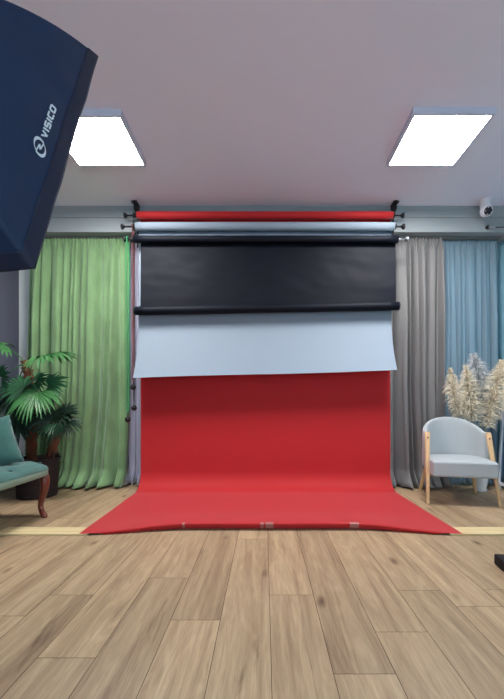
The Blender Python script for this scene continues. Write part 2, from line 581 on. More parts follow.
def flap_tape(px, w, y0=523.5, y1=530):
    bm = NB()
    xa = (px - w / 2 - CX) * 2.615 / F
    xb = (px + w / 2 - CX) * 2.615 / F
    u = ((xa + xb) / 2 + 1.300) / 2.688
    cen = smooth(0.0, .28, u) * (1 - smooth(.72, 1.0, u))
    yf, lift = 2.528 + .103 * cen, .015 + .036 * cen
    pts = [(yf + .03, lift + .0012), (yf + .004, lift + .0014), (yf - .008, lift - .004), (yf - .0075 + .01 * cen, lift - .022), (yf - .0075 + .024 * cen, .010)]
    grid(bm, lambda s, t: Vector((lerp(xa, xb, s), *[lerp(pts[int(min(t * 4, 3.999))][q], pts[int(min(t * 4, 3.999)) + 1][q], t * 4 - int(min(t * 4, 3.999))) for q in (0, 1)])), 2, 4)
    obj('tape_piece', bm, M['tape'], red, False, 'small piece of shiny clear tape on the front edge')
for px, w in ((183, 2.5), (262, 3), (269.5, 8), (355, 9)):
    flap_tape(px, w)

# --- white
wh = thing('paper_backdrop', 'white paper backdrop on the middle roll, half unrolled with a curled lower edge', 'backdrop', (0, 3.81, 1.2), 'paper backdrops on the wall brackets')
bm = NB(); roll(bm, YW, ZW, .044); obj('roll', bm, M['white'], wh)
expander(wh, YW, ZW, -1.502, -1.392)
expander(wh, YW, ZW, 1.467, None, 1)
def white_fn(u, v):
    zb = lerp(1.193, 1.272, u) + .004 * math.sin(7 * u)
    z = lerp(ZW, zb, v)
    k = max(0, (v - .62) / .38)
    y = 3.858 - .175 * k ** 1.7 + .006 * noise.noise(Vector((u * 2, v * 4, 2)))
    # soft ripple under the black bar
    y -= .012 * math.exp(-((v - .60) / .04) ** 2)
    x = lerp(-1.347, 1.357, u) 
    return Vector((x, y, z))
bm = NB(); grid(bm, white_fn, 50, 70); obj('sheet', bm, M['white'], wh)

# --- black
bk = thing('paper_backdrop', 'black paper backdrop on the lowest roll, let down a little with a tube at its edge', 'backdrop', (0, 3.76, 1.9), 'paper backdrops on the wall brackets')
bm = NB(); roll(bm, YK, ZK, .038, RX0, 1.393); obj('roll', bm, M['black'], bk)
expander(bk, YK, ZK, -1.455, -1.43)
expander(bk, YK, ZK, 1.485, None, 1, True)
def black_fn(u, v):
    z = lerp(ZK, lerp(1.905, 1.957, u), v)
    cr = noise.noise(Vector((u * 7, v * 3.5, 5))) + .6 * noise.noise(Vector((u * 15, v * 8, 9)))
    y = 3.803 - .012 * v + .007 * cr * math.sin(PI * v)
    return Vector((lerp(-1.308, 1.383, u), y, z))
bm = NB(); grid(bm, black_fn, 110, 50); obj('sheet', bm, M['black'], bk)
bm = NB(); roll(bm, 3.785, 1.905, .045, -1.357, 1.402, 1.957)
obj('bottom_tube', bm, M['black'], bk)
for x, z, s in ((-1.357, 1.905, -1), (1.402, 1.957, 1)):
    bm = NB(); tube(bm, [(x, 3.785, z), (x + s * .012, 3.785, z)], [.046, .043], 24)
    obj('end_cap', bm, M['blackp'], bk)

# --- brackets that carry the rolls
def bracket(x, s, label):
    root = thing('wall_bracket', label, 'bracket', (x, 3.95, 3.0), 'triple roll brackets')
    bm = NB()
    box(bm, x - .006, x + .006, 3.885, 3.908, 2.62, 3.078)
    box(bm, x - .006, x + .006, 3.905, 3.949, 2.84, 2.87)
    box(bm, x - .022, x + .022, 3.80, 3.905, 3.062, 3.078)
    box(bm, x - .02, x + .02, 3.83, 3.90, 3.0, 3.062)
    obj('plate', bm, M['blackp'], root, False)
    for y, z in ((YR, ZR), (YW, ZW), (YK, ZK)):
        bm = NB()
        pts = [(x, 3.892, z + .05), (x, (3.892 + y) / 2, z + .01)]
        pts += [(x, y + .018 * math.cos(a), z - .018 * math.sin(a)) for a in [PI * k / 8 for k in range(9)]]
        pts.append((x, y - .018, z + .02))
        tube(bm, pts, .006, 8)
        obj('hook', bm, M['blackp'], root)
    bm = NB()
    tube(bm, [(x, 3.82, 3.05), (x + s * .022, 3.815, 3.05), (x + s * .03, 3.81, 3.062), (x + s * .033, 3.805, 3.074)], .006, 8)
    obj('hanger', bm, M['blackp'], root)
bracket(-1.3745, -1, 'black triple bracket carrying the left ends of the paper rolls')
bracket(1.387, 1, 'black triple bracket carrying the right ends of the paper rolls')

# --- bead chains with their weights
def chain(name, label, m, x, y, ztop, zbot, half, zw, rb=.0062):
    root = thing(name, label, 'chain', (x, y, zbot), 'bead chains of the backdrop rolls')
    bm = NB()
    path = []
    n = int((ztop - zbot) / .0125)
    for k in range(n + 1):
        path.append((-1, ztop - k * (ztop - zbot) / n))
    for sgn in (-1, 1):
        for k in range(n + 1):
            z = ztop - k * (ztop - zbot) / n
            w = half * (1 - .75 * smooth(zbot + .05, zbot, z))
            yy = .024 * (1 - smooth(ztop - .02, ztop - .6, z)) 
            c = Matrix.Translation((x + sgn * w * smooth(ztop - .02, ztop - .3, z), y + sgn * yy, z)) @ Matrix.Diagonal((1, 1, 1.1, 1))
            bmesh.ops.create_icosphere(bm, subdivisions=1, radius=rb, matrix=c)
        xs = sgn
        tube(bm, [(x + sgn * half * smooth(ztop - .02, ztop - .3, z) , y + sgn * .024 * (1 - smooth(ztop - .02, ztop - .6, z)), z) for z in [ztop - q * (ztop - zbot - .02) / 30 for q in range(31)]], .0016, 5)
    for k in range(9):
        a = PI * k / 8
        bmesh.ops.create_icosphere(bm, subdivisions=1, radius=rb, matrix=Matrix.Translation((x, y + .024 * math.cos(a), ztop + .024 * math.sin(a))))
    obj('beads', bm, m, root)
    bm = NB()
    tube(bm, [(x, y, zbot + .005), (x, y, zw + .03), (x, y, zw + .024), (x, y, zw), (x, y, zw - .02), (x, y, zw - .03)], [.004, .008, .022, .031, .024, .01], 14)
    obj('weight', bm, M['blackp'], root, True, 'black rounded chain weight')
chain('bead_chain', 'bright green bead chain hanging along the edge of the green curtain', M['greenc'], -1.43, YK, ZK, .845, .013, .765, .0075)
chain('bead_chain', 'maroon bead chain hanging just right of the green one', M['brownc'], -1.392, YW, ZW, 1.15, .006, 1.105)
chain('bead_chain', 'black bead chain hanging lowest between maroon chain and net curtain', M['blackc'], -1.397, YR, ZR, .93, .005, .885)

# ------------------------------------------------------------------ ceiling lamps
def ceiling_light(x0, x1, y0, y1, label):
    root = thing('ceiling_light', label, 'ceiling light', ((x0 + x1) / 2, (y0 + y1) / 2, H), 'square ceiling lights')
    zb, t = 3.03, .018
    bm = NB()
    for b in ((x0 - t, x0, y0 - t, y1 + t, zb - .002, H - .001), (x1, x1 + t, y0 - t, y1 + t, zb - .002, H - .001),
              (x0, x1, y0 - t, y0, zb - .002, H - .001), (x0, x1, y1, y1 + t, zb - .002, H - .001)):
        box(bm, *b)
    obj('frame', bm, M['lampframe'], root, False)
    bm = NB()
    box(bm, x0, x1, y0, y1, zb, zb + .004)
    obj('diffuser', bm, M['lamp'], root, False, 'glowing white square diffuser')
ceiling_light(-1.628, -1.066, 2.648, 3.171, 'lit square ceiling light partly hidden by the softbox')
ceiling_light(1.098, 1.657, 2.630, 3.171, 'lit square ceiling light on the right, fully in view')

# ------------------------------------------------------------------ security camera and hook
sec = thing('security_camera', 'white dome security camera on the ceiling in the right corner', 'camera', (2.33, 3.8, H))
bm = NB(); lathe(bm, [(.062, 3.079), (.062, 3.062), (.056, 3.05), (.048, 3.0), (.045, 2.975)], 28, (2.33, 3.8), close=True); obj('base', bm, M['camwhite'], sec)
bm = NB(); sphere(bm, (2.33, 3.785, 2.957), .062, 24); obj('ball_housing', bm, M['camwhite'], sec)
d = Vector((-.12, -.86, -.42)).normalized()
c0 = Vector((2.33, 3.785, 2.957))
bm = NB(); tube(bm, [c0 + d * .050, c0 + d * .062, c0 + d * .066], [.040, .036, .028], 22); obj('lens_ring', bm, M['blackp'], sec)
bm = NB(); tube(bm, [c0 + d * .068, c0 + d * .074, c0 + d * .078], [.022, .020, .010], 16); obj('lens', bm, M['lens'], sec)
for a in range(5):
    an = a * 2 * PI / 5
    s = d.cross(Vector((0, 0, 1))).normalized(); t_ = s.cross(d)
    q = c0 + d * .0685 + (s * math.cos(an) + t_ * math.sin(an)) * .033
    bm = NB(); sphere(bm, q, .0055, 8); obj('infrared_diode', bm, M['camwhite'], sec)

hk = thing('wire_hook', 'small hook on the beam below the security camera, holding a wire', 'hook', (2.47, 3.95, 2.85))
bm = NB(); tube(bm, [(2.44, 3.949, 2.862), (2.44, 3.925, 2.862), (2.44, 3.92, 2.862)], [.022, .018, .01], 14); obj('hook_base', bm, M['blackp'], hk)
bm = NB(); tube(bm, [(2.445, 3.925, 2.858), (2.46, 3.905, 2.842), (2.485, 3.9, 2.838), (2.505, 3.91, 2.846)], .010, 10); obj('clip', bm, M['steel'], hk)
bm = NB(); tube(bm, [(2.49, 3.9, 2.84), (2.56, 3.9, 2.842), (2.65, 3.9, 2.846), (2.745, 3.9, 2.853)], .005, 8); obj('wire', bm, M['blackp'], hk)

# ------------------------------------------------------------------ wooden laths
for x0, x1, lab in ((-1.893, -1.24, 'flat pale wooden lath on the floor at the left corner of the red paper'),
                    (1.30, 2.55, 'flat pale wooden lath on the floor at the right corner of the red paper')):
    bm = NB(); box(bm, x0, x1, 2.520, 2.667, .0005, .0125); bevel(bm, .0015, 1)
    tag(obj('wooden_lath', bm, M['lath'], None, False), lab, 'lath', 'laths under the red paper')

# ------------------------------------------------------------------ settee with cushion
st = thing('settee', 'teal buttoned velvet settee with a curved mahogany leg', 'settee', (-2.15, 2.1, 0))
SX0, SX1, SY0, SY1 = -2.62, -1.735, 1.25, 3.02
def seat_outline(inset):
    pts = []
    for cx_, cy_, a0, rr in ((SX1 - .16, SY1 - .16, 0, .16), (SX0 + .08, SY1 - .08, 1, .08), (SX0 + .08, SY0 + .08, 2, .08), (SX1 - .16, SY0 + .16, 3, .16)):
        for k in range(9):
            a = (a0 + k / 8) * PI / 2
            pts.append((cx_ + (rr - inset) * math.cos(a), cy_ + (rr - inset) * math.sin(a)))
    return pts
def slab(bm, levels):
    rings = [[bm.verts.new((x, y, z)) for x, y in seat_outline(ins)] for ins, z in levels]
    n = len(rings[0])
    for a, b in zip(rings, rings[1:]):
        for k in range(n):
            bm.faces.new((a[k], a[(k + 1) % n], b[(k + 1) % n], b[k]))
    bm.faces.new(rings[0][::-1]); bm.faces.new(rings[-1])
bm = NB(); slab(bm, [(.02, .345), (.01, .35), (.008, .395), (.012, .40)]); obj('seat_rail', bm, M['piping'], st, True, 'sage green rail below the seat')
bm = NB()
def tuft(u, v):
    x, y = lerp(SX0 + .01, SX1 - .005, u), lerp(SY0 + .01, SY1 - .01, v)
    # pull the corners in to the rounded outline
    for cx_, cy_, rr, sx, sy in ((SX1 - .165, SY1 - .165, .16, 1, 1), (SX1 - .165, SY0 + .165, .16, 1, -1)):
        dx, dy = (x - cx_) * sx, (y - cy_) * sy
        if dx > 0 and dy > 0:
            m_ = max(dx, dy); l_ = math.hypot(dx, dy)
            if l_ > 0:
                x, y = cx_ + sx * dx * m_ / l_, cy_ + sy * dy * m_ / l_
    e = min(u, 1 - u, (v) * 2, (1 - v) * 2)
    z = .402 + .062 * min(1, (e / .12)) ** .5 if e > 0 else .402
    px, py = (x - SX1) / .17, (y - SY1) / .17
    dd = 9
    for ix in range(-6, 1):
        for iy in range(-11, 1):
            bx, by = ix - .5 - (.5 if iy % 2 else 0), iy - .6
            dd = min(dd, math.hypot(px - bx, py - by))
    z -= .020 * math.exp(-(dd / .22) ** 2) 
    z -= .006 * abs(math.sin((px + py) * PI / 1.0)) * 0
    return Vector((x, y, z))
grid(bm, tuft, 60, 110)
obj('seat', bm, M['teal'], st)
for iy in range(-10, 1):
    for ix in range(-5, 1):
        bx, by = SX1 + (ix - .5 - (.5 if iy % 2 else 0)) * .17, SY1 + (iy - .6) * .17
        if bx < SX0 + .08 or by < SY0 + .08 or (iy < -6):
            continue
        bm = NB(); sphere(bm, (bx, by, .447), .012, 10, (1, 1, .5)); obj('button', bm, M['teal'], st)
def cabriole(x, y, dx, dy):
    bm = NB()
    prof = [(.004, .352, .034), (.022, .32, .037), (.030, .28, .034), (.018, .22, .028), (-.018, .16, .025), (-.046, .11, .022), (-.050, .075, .021), (-.030, .045, .021), (.006, .022, .022), (.034, .008, .018), (.044, .001, .012)]
    tube(bm, [(x + dx * o, y + dy * o, z) for o, z, r in prof], [r for o, z, r in prof], 14)
    obj('leg', bm, M['mahog'], st)
cabriole(SX1 - .075, SY1 - .075, .75, -.5)
cabriole(SX1 - .075, SY0 + .075, .75, -.5)
cabriole(SX0 + .07, SY1 - .075, -.3, .3)
cabriole(SX0 + .07, SY0 + .075, -.3, -.3)
bm = NB()
def back_fn(u, v):
    y = lerp(SY0 + .02, SY1 - .55, u)
    a = v * 2 * PI
    hh = .40 + .10 * math.sin(PI * u)
    return Vector((SX0 + .06 + .07 * math.cos(a) - .05 * max(0, math.sin(a)), y, .42 + hh / 2 + hh / 2 * math.sin(a)))
grid(bm, back_fn, 30, 24)
bmesh.ops.remove_doubles(bm, verts=bm.verts[:], dist=1e-5)
bmesh.ops.holes_fill(bm, edges=[e for e in bm.edges if e.is_boundary], sides=0)
obj('backrest', bm, M['teal'], st)

# cushion leaning on the seat
bm = NB()
CW, CT = .190, .065
def pillow(side):
    def fn(u, v):
        a, b = u * 2 - 1, v * 2 - 1
        k = (1 - a ** 4) * (1 - b ** 4)
        pin = 1 - .05 * (1 - abs(a)) * abs(b) ** 3 - .05 * (1 - abs(b)) * abs(a) ** 3
        return Vector((a * CW * (1 - .05 * (1 - b * b) ** 1), b * CW * (1 - .05 * (1 - a * a)), side * CT * k ** .6 + .004 * noise.noise(Vector((a * 4, b * 4, side)))))
    return fn
grid(bm, pillow(1), 28, 28); grid(bm, pillow(-1), 28, 28)
bmesh.ops.remove_doubles(bm, verts=bm.verts[:], dist=.0008)
# upright, leaning back, facing the room
n_ = Vector((.5, -.85, .32)).normalized()
e1 = Vector((.85, .5, 0)).normalized()
e2 = n_.cross(e1)
ca, sa = math.cos(.28), math.sin(.28)
e1, e2 = e1 * ca + e2 * sa, e2 * ca - e1 * sa
mt = Matrix((( e1.x, e2.x, n_.x, -2.06), (e1.y, e2.y, n_.y, 2.67), (e1.z, e2.z, n_.z, .615), (0, 0, 0, 1)))
bmesh.ops.transform(bm, matrix=mt, verts=bm.verts[:])
tag(obj('cushion', bm, M['teal']), 'square teal velvet cushion leaning on the settee seat', 'cushion')

# ------------------------------------------------------------------ palm in a wicker basket
palm = thing('potted_palm', 'fan palm with two fibrous trunks in a dark wicker basket by the green curtain', 'potted plant', (-2.27, 3.62, 0))
PC = (-2.285, 3.62)
bm = NB()
prof = [(.162, .002)]
for k in range(61):
    t = k / 60
    prof.append((.172 + .022 * t + .004 * math.sin(k * PI / 1.0), .004 + .365 * t))
prof += [(.204, .372), (.206, .384), (.197, .39), (.184, .386), (.180, .33)]
lathe(bm, prof, 96, PC, lambda a, z: .005 * math.sin(24 * a + (PI if int(z / .0122) % 2 else 0)))
obj('basket', bm, M['basket'], palm)
for s in (-1, 1):
    bm = NB()
    cx_ = PC[0] + s * .187
    tube(bm, [(cx_ , PC[1] + .05 * math.cos(a), .385 + .05 * math.sin(a)) for a in [PI * k / 10 for k in range(11)]], .010, 8)
    obj('handle', bm, M['basket'], palm)
bm = NB(); lathe(bm, [(.172, .32), (.179, .345), (.12, .352), (.02, .356)], 40, PC, close=True); obj('soil', bm, M['soil'], palm)

def trunk(pts, r0, r1):
    bm = NB()
    P = []
    for a, b in zip(pts, pts[1:]):
        for k in range(10):
            P.append(Vector(a).lerp(Vector(b), k / 10))
    P.append(Vector(pts[-1]))
    n = len(P)
    tube(bm, P, [lerp(r0, r1, k / n) * (1 + .14 * math.sin(k * 1.9) + .06 * math.sin(k * 4.3)) for k in range(n)], 14)
    for v in bm.verts:
        nn = noise.noise(v.co * 60)
        v.co += Vector((nn, noise.noise(v.co * 60 + Vector((5, 5, 5))), 0)) * .006
    # loose fibres
    for k in range(90):
        p = P[random.randrange(2, n)]
        a = random.uniform(0, 2 * PI)
        o_ = Vector((math.cos(a), math.sin(a), 0))
        q = p + o_ * r0 * .9
        tube(bm, [q, q + o_ * .012 + Vector((0, 0, .02)), q + o_ * .03 + Vector((0, 0, random.uniform(-.02, .05)))], [.0022, .0018, .0006], 4)
    obj('trunk', bm, M['trunk'], palm)

def frond(base, hub, aim, up, size, m, blades=22, spread=150, droop=.25, fold=.25, width=.05, rnd=None):
    """fan leaf: a stalk from base to hub, blades fanned about aim, flat side facing up"""
    rnd = rnd or random.Random(int(abs(hub[0] * 1000) + abs(hub[2] * 777)))
    base, hub = Vector(base), Vector(hub)
    aim = Vector(aim).normalized()
    up = Vector(up); up = (up - aim * up.dot(aim)).normalized()
    side = aim.cross(up).normalized()
    bm = NB()
    mid = (base + hub) / 2 + Vector((0, 0, .02))
    tube(bm, [base, base.lerp(mid, .5) + Vector((0, 0, .012)), mid, mid.lerp(hub, .5), hub], [.008, .006, .005, .0045, .004], 7)
    for k in range(blades):
        a = math.radians(lerp(-spread, spread, (k + .5) / blades) + rnd.uniform(-3, 3))
        dr = (aim * math.cos(a) + side * math.sin(a)).normalized()
        ln = size * (.80 + .20 * math.cos(a * .7)) * rnd.uniform(.9, 1.05)
        sd = dr.cross(up).normalized()
        w = width * size / .3 * rnd.uniform(.85, 1.1)
        prev = None
        nseg = 7
        dro = droop * rnd.uniform(.75, 1.3)
        for i in range(nseg + 1):
            t = i / nseg
            c = hub + dr * ln * t * (1 - .12 * dro * t * t) + up * .03 * size * math.sin(PI * t) - Vector((0, 0, 1)) * dro * ln * t ** 2.6 * .9
            ww = w * (t ** .8 if t < .45 else .45 ** .8 * (1 - ((t - .45) / .55) ** 1.8) + .0001) * .8
            row = [bm.verts.new(c - sd * ww + up * ww * fold), bm.verts.new(c - up * ww * fold), bm.verts.new(c + sd * ww + up * ww * fold)]
            if prev:
                bm.faces.new((prev[0], prev[1], row[1], row[0]))
                bm.faces.new((prev[1], prev[2], row[2], row[1]))
            prev = row
    o = obj('frond', bm, m, palm, False)
    return o

tA0, tA1 = pt(32, 462, 3.62), pt(28, 372, 3.60)
tA0.z = .35
trunk([tA0, pt(32, 425, 3.62), pt(30, 395, 3.61), tA1, pt(25, 361, 3.6)], .047, .040)
tB0 = pt(50, 470, 3.66); tB0.z = .35
trunk([tB0, pt(52, 452, 3.66), pt(57, 428, 3.64)], .046, .042)

top = pt(26, 364, 3.58)
# upper crown
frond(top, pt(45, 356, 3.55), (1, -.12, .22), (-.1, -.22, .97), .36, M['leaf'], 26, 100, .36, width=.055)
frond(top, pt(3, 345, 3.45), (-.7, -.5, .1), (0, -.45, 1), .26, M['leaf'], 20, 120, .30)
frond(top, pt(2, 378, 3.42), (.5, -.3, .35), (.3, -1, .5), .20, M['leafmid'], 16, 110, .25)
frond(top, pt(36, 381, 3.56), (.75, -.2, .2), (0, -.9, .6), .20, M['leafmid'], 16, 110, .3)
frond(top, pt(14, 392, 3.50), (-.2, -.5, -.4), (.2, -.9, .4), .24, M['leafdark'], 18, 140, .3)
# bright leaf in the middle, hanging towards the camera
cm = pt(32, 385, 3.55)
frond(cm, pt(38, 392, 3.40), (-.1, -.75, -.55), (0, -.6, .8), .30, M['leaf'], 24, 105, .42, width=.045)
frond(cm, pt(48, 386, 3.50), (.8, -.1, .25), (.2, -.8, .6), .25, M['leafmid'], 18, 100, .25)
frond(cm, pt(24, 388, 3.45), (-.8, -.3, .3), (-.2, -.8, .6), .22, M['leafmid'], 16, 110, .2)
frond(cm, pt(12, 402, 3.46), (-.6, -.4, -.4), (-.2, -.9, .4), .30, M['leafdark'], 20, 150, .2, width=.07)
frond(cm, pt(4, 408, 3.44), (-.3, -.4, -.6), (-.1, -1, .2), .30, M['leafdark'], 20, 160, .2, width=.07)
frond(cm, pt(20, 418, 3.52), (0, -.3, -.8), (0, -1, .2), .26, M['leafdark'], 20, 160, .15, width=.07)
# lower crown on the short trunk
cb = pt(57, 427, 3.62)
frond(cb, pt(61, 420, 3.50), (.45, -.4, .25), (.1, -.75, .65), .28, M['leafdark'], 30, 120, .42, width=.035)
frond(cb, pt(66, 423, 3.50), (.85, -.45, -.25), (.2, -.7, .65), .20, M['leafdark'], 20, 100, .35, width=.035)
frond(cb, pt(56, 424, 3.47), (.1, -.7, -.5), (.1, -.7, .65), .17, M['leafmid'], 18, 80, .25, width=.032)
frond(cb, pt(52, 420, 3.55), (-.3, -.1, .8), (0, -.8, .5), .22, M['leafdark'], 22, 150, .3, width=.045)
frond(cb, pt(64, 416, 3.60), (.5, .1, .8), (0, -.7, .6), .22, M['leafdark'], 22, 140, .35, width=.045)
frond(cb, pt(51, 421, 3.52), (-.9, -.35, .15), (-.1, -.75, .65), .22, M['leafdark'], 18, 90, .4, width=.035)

# ------------------------------------------------------------------ armchair
CH = thing('armchair', 'white round-backed armchair on light wooden legs beside the taupe curtain', 'armchair', (1.86, 3.51, 0))
CM = Matrix.Translation((1.86, 3.51, 0)) @ Matrix.Rotation(math.radians(-11.8), 4, 'Z')
def cobj(name, bm, m, sm=True, label=None):
    bmesh.ops.transform(bm, matrix=CM, verts=bm.verts[:])
    return obj(name, bm, m, CH, sm, label)
# rounded-back shell
bm = NB()
def shell_mid(s):
    """plan of the back: arm front, round the back, other arm front"""
    a = lerp(-.12, 1.12, s) * PI
    x, y = -.262 * math.cos(a), .05 + .235 * math.sin(a)
    if a < 0 or a > PI:
        x = math.copysign(.262 + .006 * abs(math.sin(a)) / .37, x)
        y = .05 - .28 * abs(math.sin(a))
    return Vector((x, y, 0))
def shell_fn(s, t):
    p = shell_mid(s)
    q = (shell_mid(min(1, s + .01)) - shell_mid(max(0, s - .01))).normalized()
    nrm = Vector((q.y, -q.x, 0))            # points outwards or inwards, either will do
    b = math.sin(PI * min(1, max(0, lerp(-.12, 1.12, s))))
    ztop = .655 + .138 * b ** 1.15
    zbot = .30
    a = t * 2 * PI
    th = .026
    ca, sa = math.cos(a), math.sin(a)
    ex = math.copysign(abs(ca) ** .5, ca) * th
    ez = math.copysign(abs(sa) ** .35, sa)
    z = (ztop + zbot) / 2 + (ztop - zbot) / 2 * ez
    lean = .035 * (z - .4) * b
    return Vector((p.x, p.y + lean, z)) + nrm * ex
grid(bm, shell_fn, 60, 40)
bmesh.ops.remove_doubles(bm, verts=bm.verts[:], dist=1e-5)
bmesh.ops.holes_fill(bm, edges=[e for e in bm.edges if e.is_boundary], sides=0)
cobj('backrest', bm, M['boucle'])
# seat cushion
bm = NB(); vs, fs = box(bm, -.272, .272, -.300, .235, .262, .405)
bmesh.ops.subdivide_edges(bm, edges=bm.edges[:], cuts=6, use_grid_fill=True)
for v in bm.verts:
    c = v.co
    if c.y > -.02:                          # round the rear to the shell
        lim = .238 * math.sqrt(max(.05, 1 - ((c.y + .02) / .275) ** 2))
        c.x *= min(1, lim / .25)
    if c.z > .35:
        c.z += .022 * (1 - (c.x / .29) ** 2) * (1 - ((c.y + .02) / .27) ** 2)
bmesh.ops.recalc_face_normals(bm, faces=bm.faces[:])
so = cobj('seat', bm, M['boucle'])
bv = so.modifiers.new('soft', 'BEVEL'); bv.width = .028; bv.segments = 4; bv.limit_method = 'ANGLE'; bv.angle_limit = math.radians(50)
def cleg(p0, p1, w0, w1, d0, d1, name='leg'):
    bm = NB()
    p0, p1 = Vector(p0), Vector(p1)
    vs = []
    for p, w, dd in ((p0, w0, d0), (p1, w1, d1)):
        vs.append([bm.verts.new((p.x + sx * w / 2, p.y + sy * dd / 2, p.z)) for sx, sy in ((-1, -1), (1, -1), (1, 1), (-1, 1))])
    for k in range(4):
        bm.faces.new((vs[0][k], vs[0][(k + 1) % 4], vs[1][(k + 1) % 4], vs[1][k]))
    bm.faces.new(vs[0][::-1]); bm.faces.new(vs[1])
    bevel(bm, .005, 2)
    return cobj(name, bm, M['beech'])
for s in (-1, 1):
    L_ = cleg((s * .268, -.055, .655), (s * .302, -.235, .001), .046, .026, .030, .026)
    bm = NB(); 
    tube(bm, [(s * .271, -.075, .60), (s * .271, -.091, .60)], [.009, .007], 12)
    bmesh.ops.transform(bm, matrix=CM, verts=bm.verts[:])
    obj('screw', bm, M['screw'], L_, True, 'dark brown screw head')
    cleg((s * .215, .195, .30), (s * .27, .275, .001), .040, .026, .036, .026)
bm = NB()
box(bm, -.26, .26, -.15, -.115, .246, .27); box(bm, -.22, .22, .16, .195, .246, .27)
cobj('under_frame', bm, M['beech'], False)

# ------------------------------------------------------------------ pampas in a white vase
VC = (2.31, 3.86)
bm = NB(); lathe(bm, [(.062, .001), (.070, .004), (.058, .03), (.075, .12), (.088, .22), (.078, .34), (.052, .42), (.050, .45), (.060, .47), (.054, .47), (.045, .45), (.045, .40)], 36, VC)
tag(obj('vase', bm, M['ceramic']), 'white vase on the floor behind the armchair holding pampas grass', 'vase')

def pampas(base_px, tip_px, d, w, m, label, seed, strands=520, zlow=None):
    rnd = random.Random(seed)
    root = thing('pampas_grass', label, 'pampas grass', (VC[0], VC[1], .44), 'dried pampas stems in the vase')
    b, t = pt(*base_px, d), pt(*tip_px, d)
    v0 = Vector((VC[0] + rnd.uniform(-.02, .02), VC[1] + rnd.uniform(-.02, .02), .20))
    ax = (t - b)
    L_ = ax.length
    bm = NB()
    tube(bm, [v0, Vector((v0.x, v0.y, .42)), b, b + ax * .5, b + ax * .9], [.004, .004, .0035, .0025, .001], 7)
    obj('stem', bm, M['stem'], root)
    bm = NB()
    dr = ax.normalized()
    for k in range(int(strands * 1.7)):
        q = rnd.random() ** .85
        p = b + ax * q * .94
        a = rnd.uniform(0, 2 * PI)
        side = Vector((math.cos(a), math.sin(a), 0))
        side = (side - dr * side.dot(dr)).normalized()
        env = w * (.35 + .65 * math.sin(PI * min(1, .12 + q * .72)) ) * (1 - .62 * smooth(.55, 1, q))
        ln = env * rnd.uniform(.75, 1.3)
        prev = None
        up0 = rnd.uniform(.5, 1.0)
        tw = Vector((rnd.gauss(0, 1), rnd.gauss(0, 1), rnd.gauss(0, 1))).normalized()
        for i in range(6):
            s = i / 5
            c = p + side * ln * (s ** .8) + dr * ln * (up0 * s * 1.15 - .55 * s * s) - Vector((0, 0, 1)) * .30 * ln * s ** 2
            hw = .0055 * (1 - .75 * s)
            row = [bm.verts.new(c + tw * hw), bm.verts.new(c - tw * hw)]
            if prev:
                bm.faces.new((prev[0], prev[1], row[1], row[0]))
            prev = row
    obj('plume', bm, m, root, False)
pampas((457, 418), (450, 365), 3.86, .088, M['plume'], 'cream pampas plume, leftmost of the bunch behind the armchair', 1)
pampas((474, 422), (465, 362), 3.80, .105, M['plume'], 'cream pampas plume rising tallest over the chair back middle', 2, 620)
pampas((472, 420), (461, 392), 3.83, .11, M['plume'], 'short cream pampas plume just above the chair back', 7, 460)
pampas((483, 414), (473, 350), 3.92, .155, M['plumegrey'], 'grey smoky pampas plume behind the cream ones', 3, 560)
pampas((486, 428), (503, 356), 3.78, .135, M['plume'], 'cream pampas plume leaning right towards the window', 4, 640)

# ------------------------------------------------------------------ white framed mirror
MR = thing('standing_mirror', 'white-framed standing mirror at the right edge beside the armchair', 'mirror', (2.6, 3.65, 0))
MM = Matrix.Translation((2.575, 3.97, 0)) @ Matrix.Rotation(math.radians(3.2), 4, 'Y')
def mobj(name, bm, m, par=None):
    bmesh.ops.transform(bm, matrix=MM, verts=bm.verts[:])
    return obj(name, bm, m, par or MR, False)
bm = NB()
for b in ((-.014, .014, -.03, 0, 0, 1.5), (-.014, .014, -.62, -.59, 0, 1.5), (-.014, .014, -.59, -.03, .04, .075), (-.014, .014, -.59, -.03, 1.47, 1.5)):
    box(bm, *b)
mobj('frame', bm, M['frame'])
bm = NB(); box(bm, -.004, .010, -.59, -.03, .075, 1.47); mobj('glass', bm, M['mirror'])
bm = NB(); tube(bm, [(2.62, 3.66, 1.0), (2.70, 3.66, .004)], .010, 8); obj('rear_strut', bm, M['frame'], MR)

# ------------------------------------------------------------------ softbox
Bc = Vector((-.6307, .9889, 1.2923)); Tc = Vector((-.5693, 1.2301, 2.1051))
u_ = (Tc - Bc); Hs = u_.length; u_.normalize()
w_ = Vector((-.9779, .2089, .0119)).normalized()
a_ = Vector((.1964, .9359, -.2926)).normalized()
Ws, Ls, rs = .60, .3816, .1176
fc = (Bc + Tc) / 2 + w_ * Ws / 2
SB = thing('softbox', 'navy black softbox with white lettering hanging in from the upper left', 'softbox', fc - a_ * Ls)
def sect(i):
    """half height, half width and centre at i (0 rim .. 1 ring)"""
    bow = .034 * math.sin(PI * i) ** .9 if 0 < i < 1 else 0
    return lerp(Hs / 2, rs, i) + bow / 2, lerp(Ws / 2, rs, i), fc - a_ * Ls * i + u_ * bow / 2, bow * .75
def sb_pt(i, side, t):
    """side 0 near (-w), 1 top, 2 far, 3 bottom; t 0..1"""
    hh, hw, c, bw = sect(i)
    k = t * 2 - 1
    if side == 0:
        p = c - w_ * (hw + bw * (k + 1) / 2) + u_ * hh * k; nn = -w_
    elif side == 1:
        p = c + u_ * hh + w_ * (hw + bw) * k; nn = u_
    elif side == 2:
        p = c + w_ * (hw + bw * (1 - k) / 2) - u_ * hh * k; nn = w_
    else:
        p = c - u_ * hh - w_ * hw * k; nn = -u_
    wr = .005 * noise.noise(p * 5) + .003 * noise.noise(p * 13)
    return p + nn * (wr - .006 * math.sin(PI * i)) * (1 - abs(k) ** 6)
LIP = .085
bm = NB()
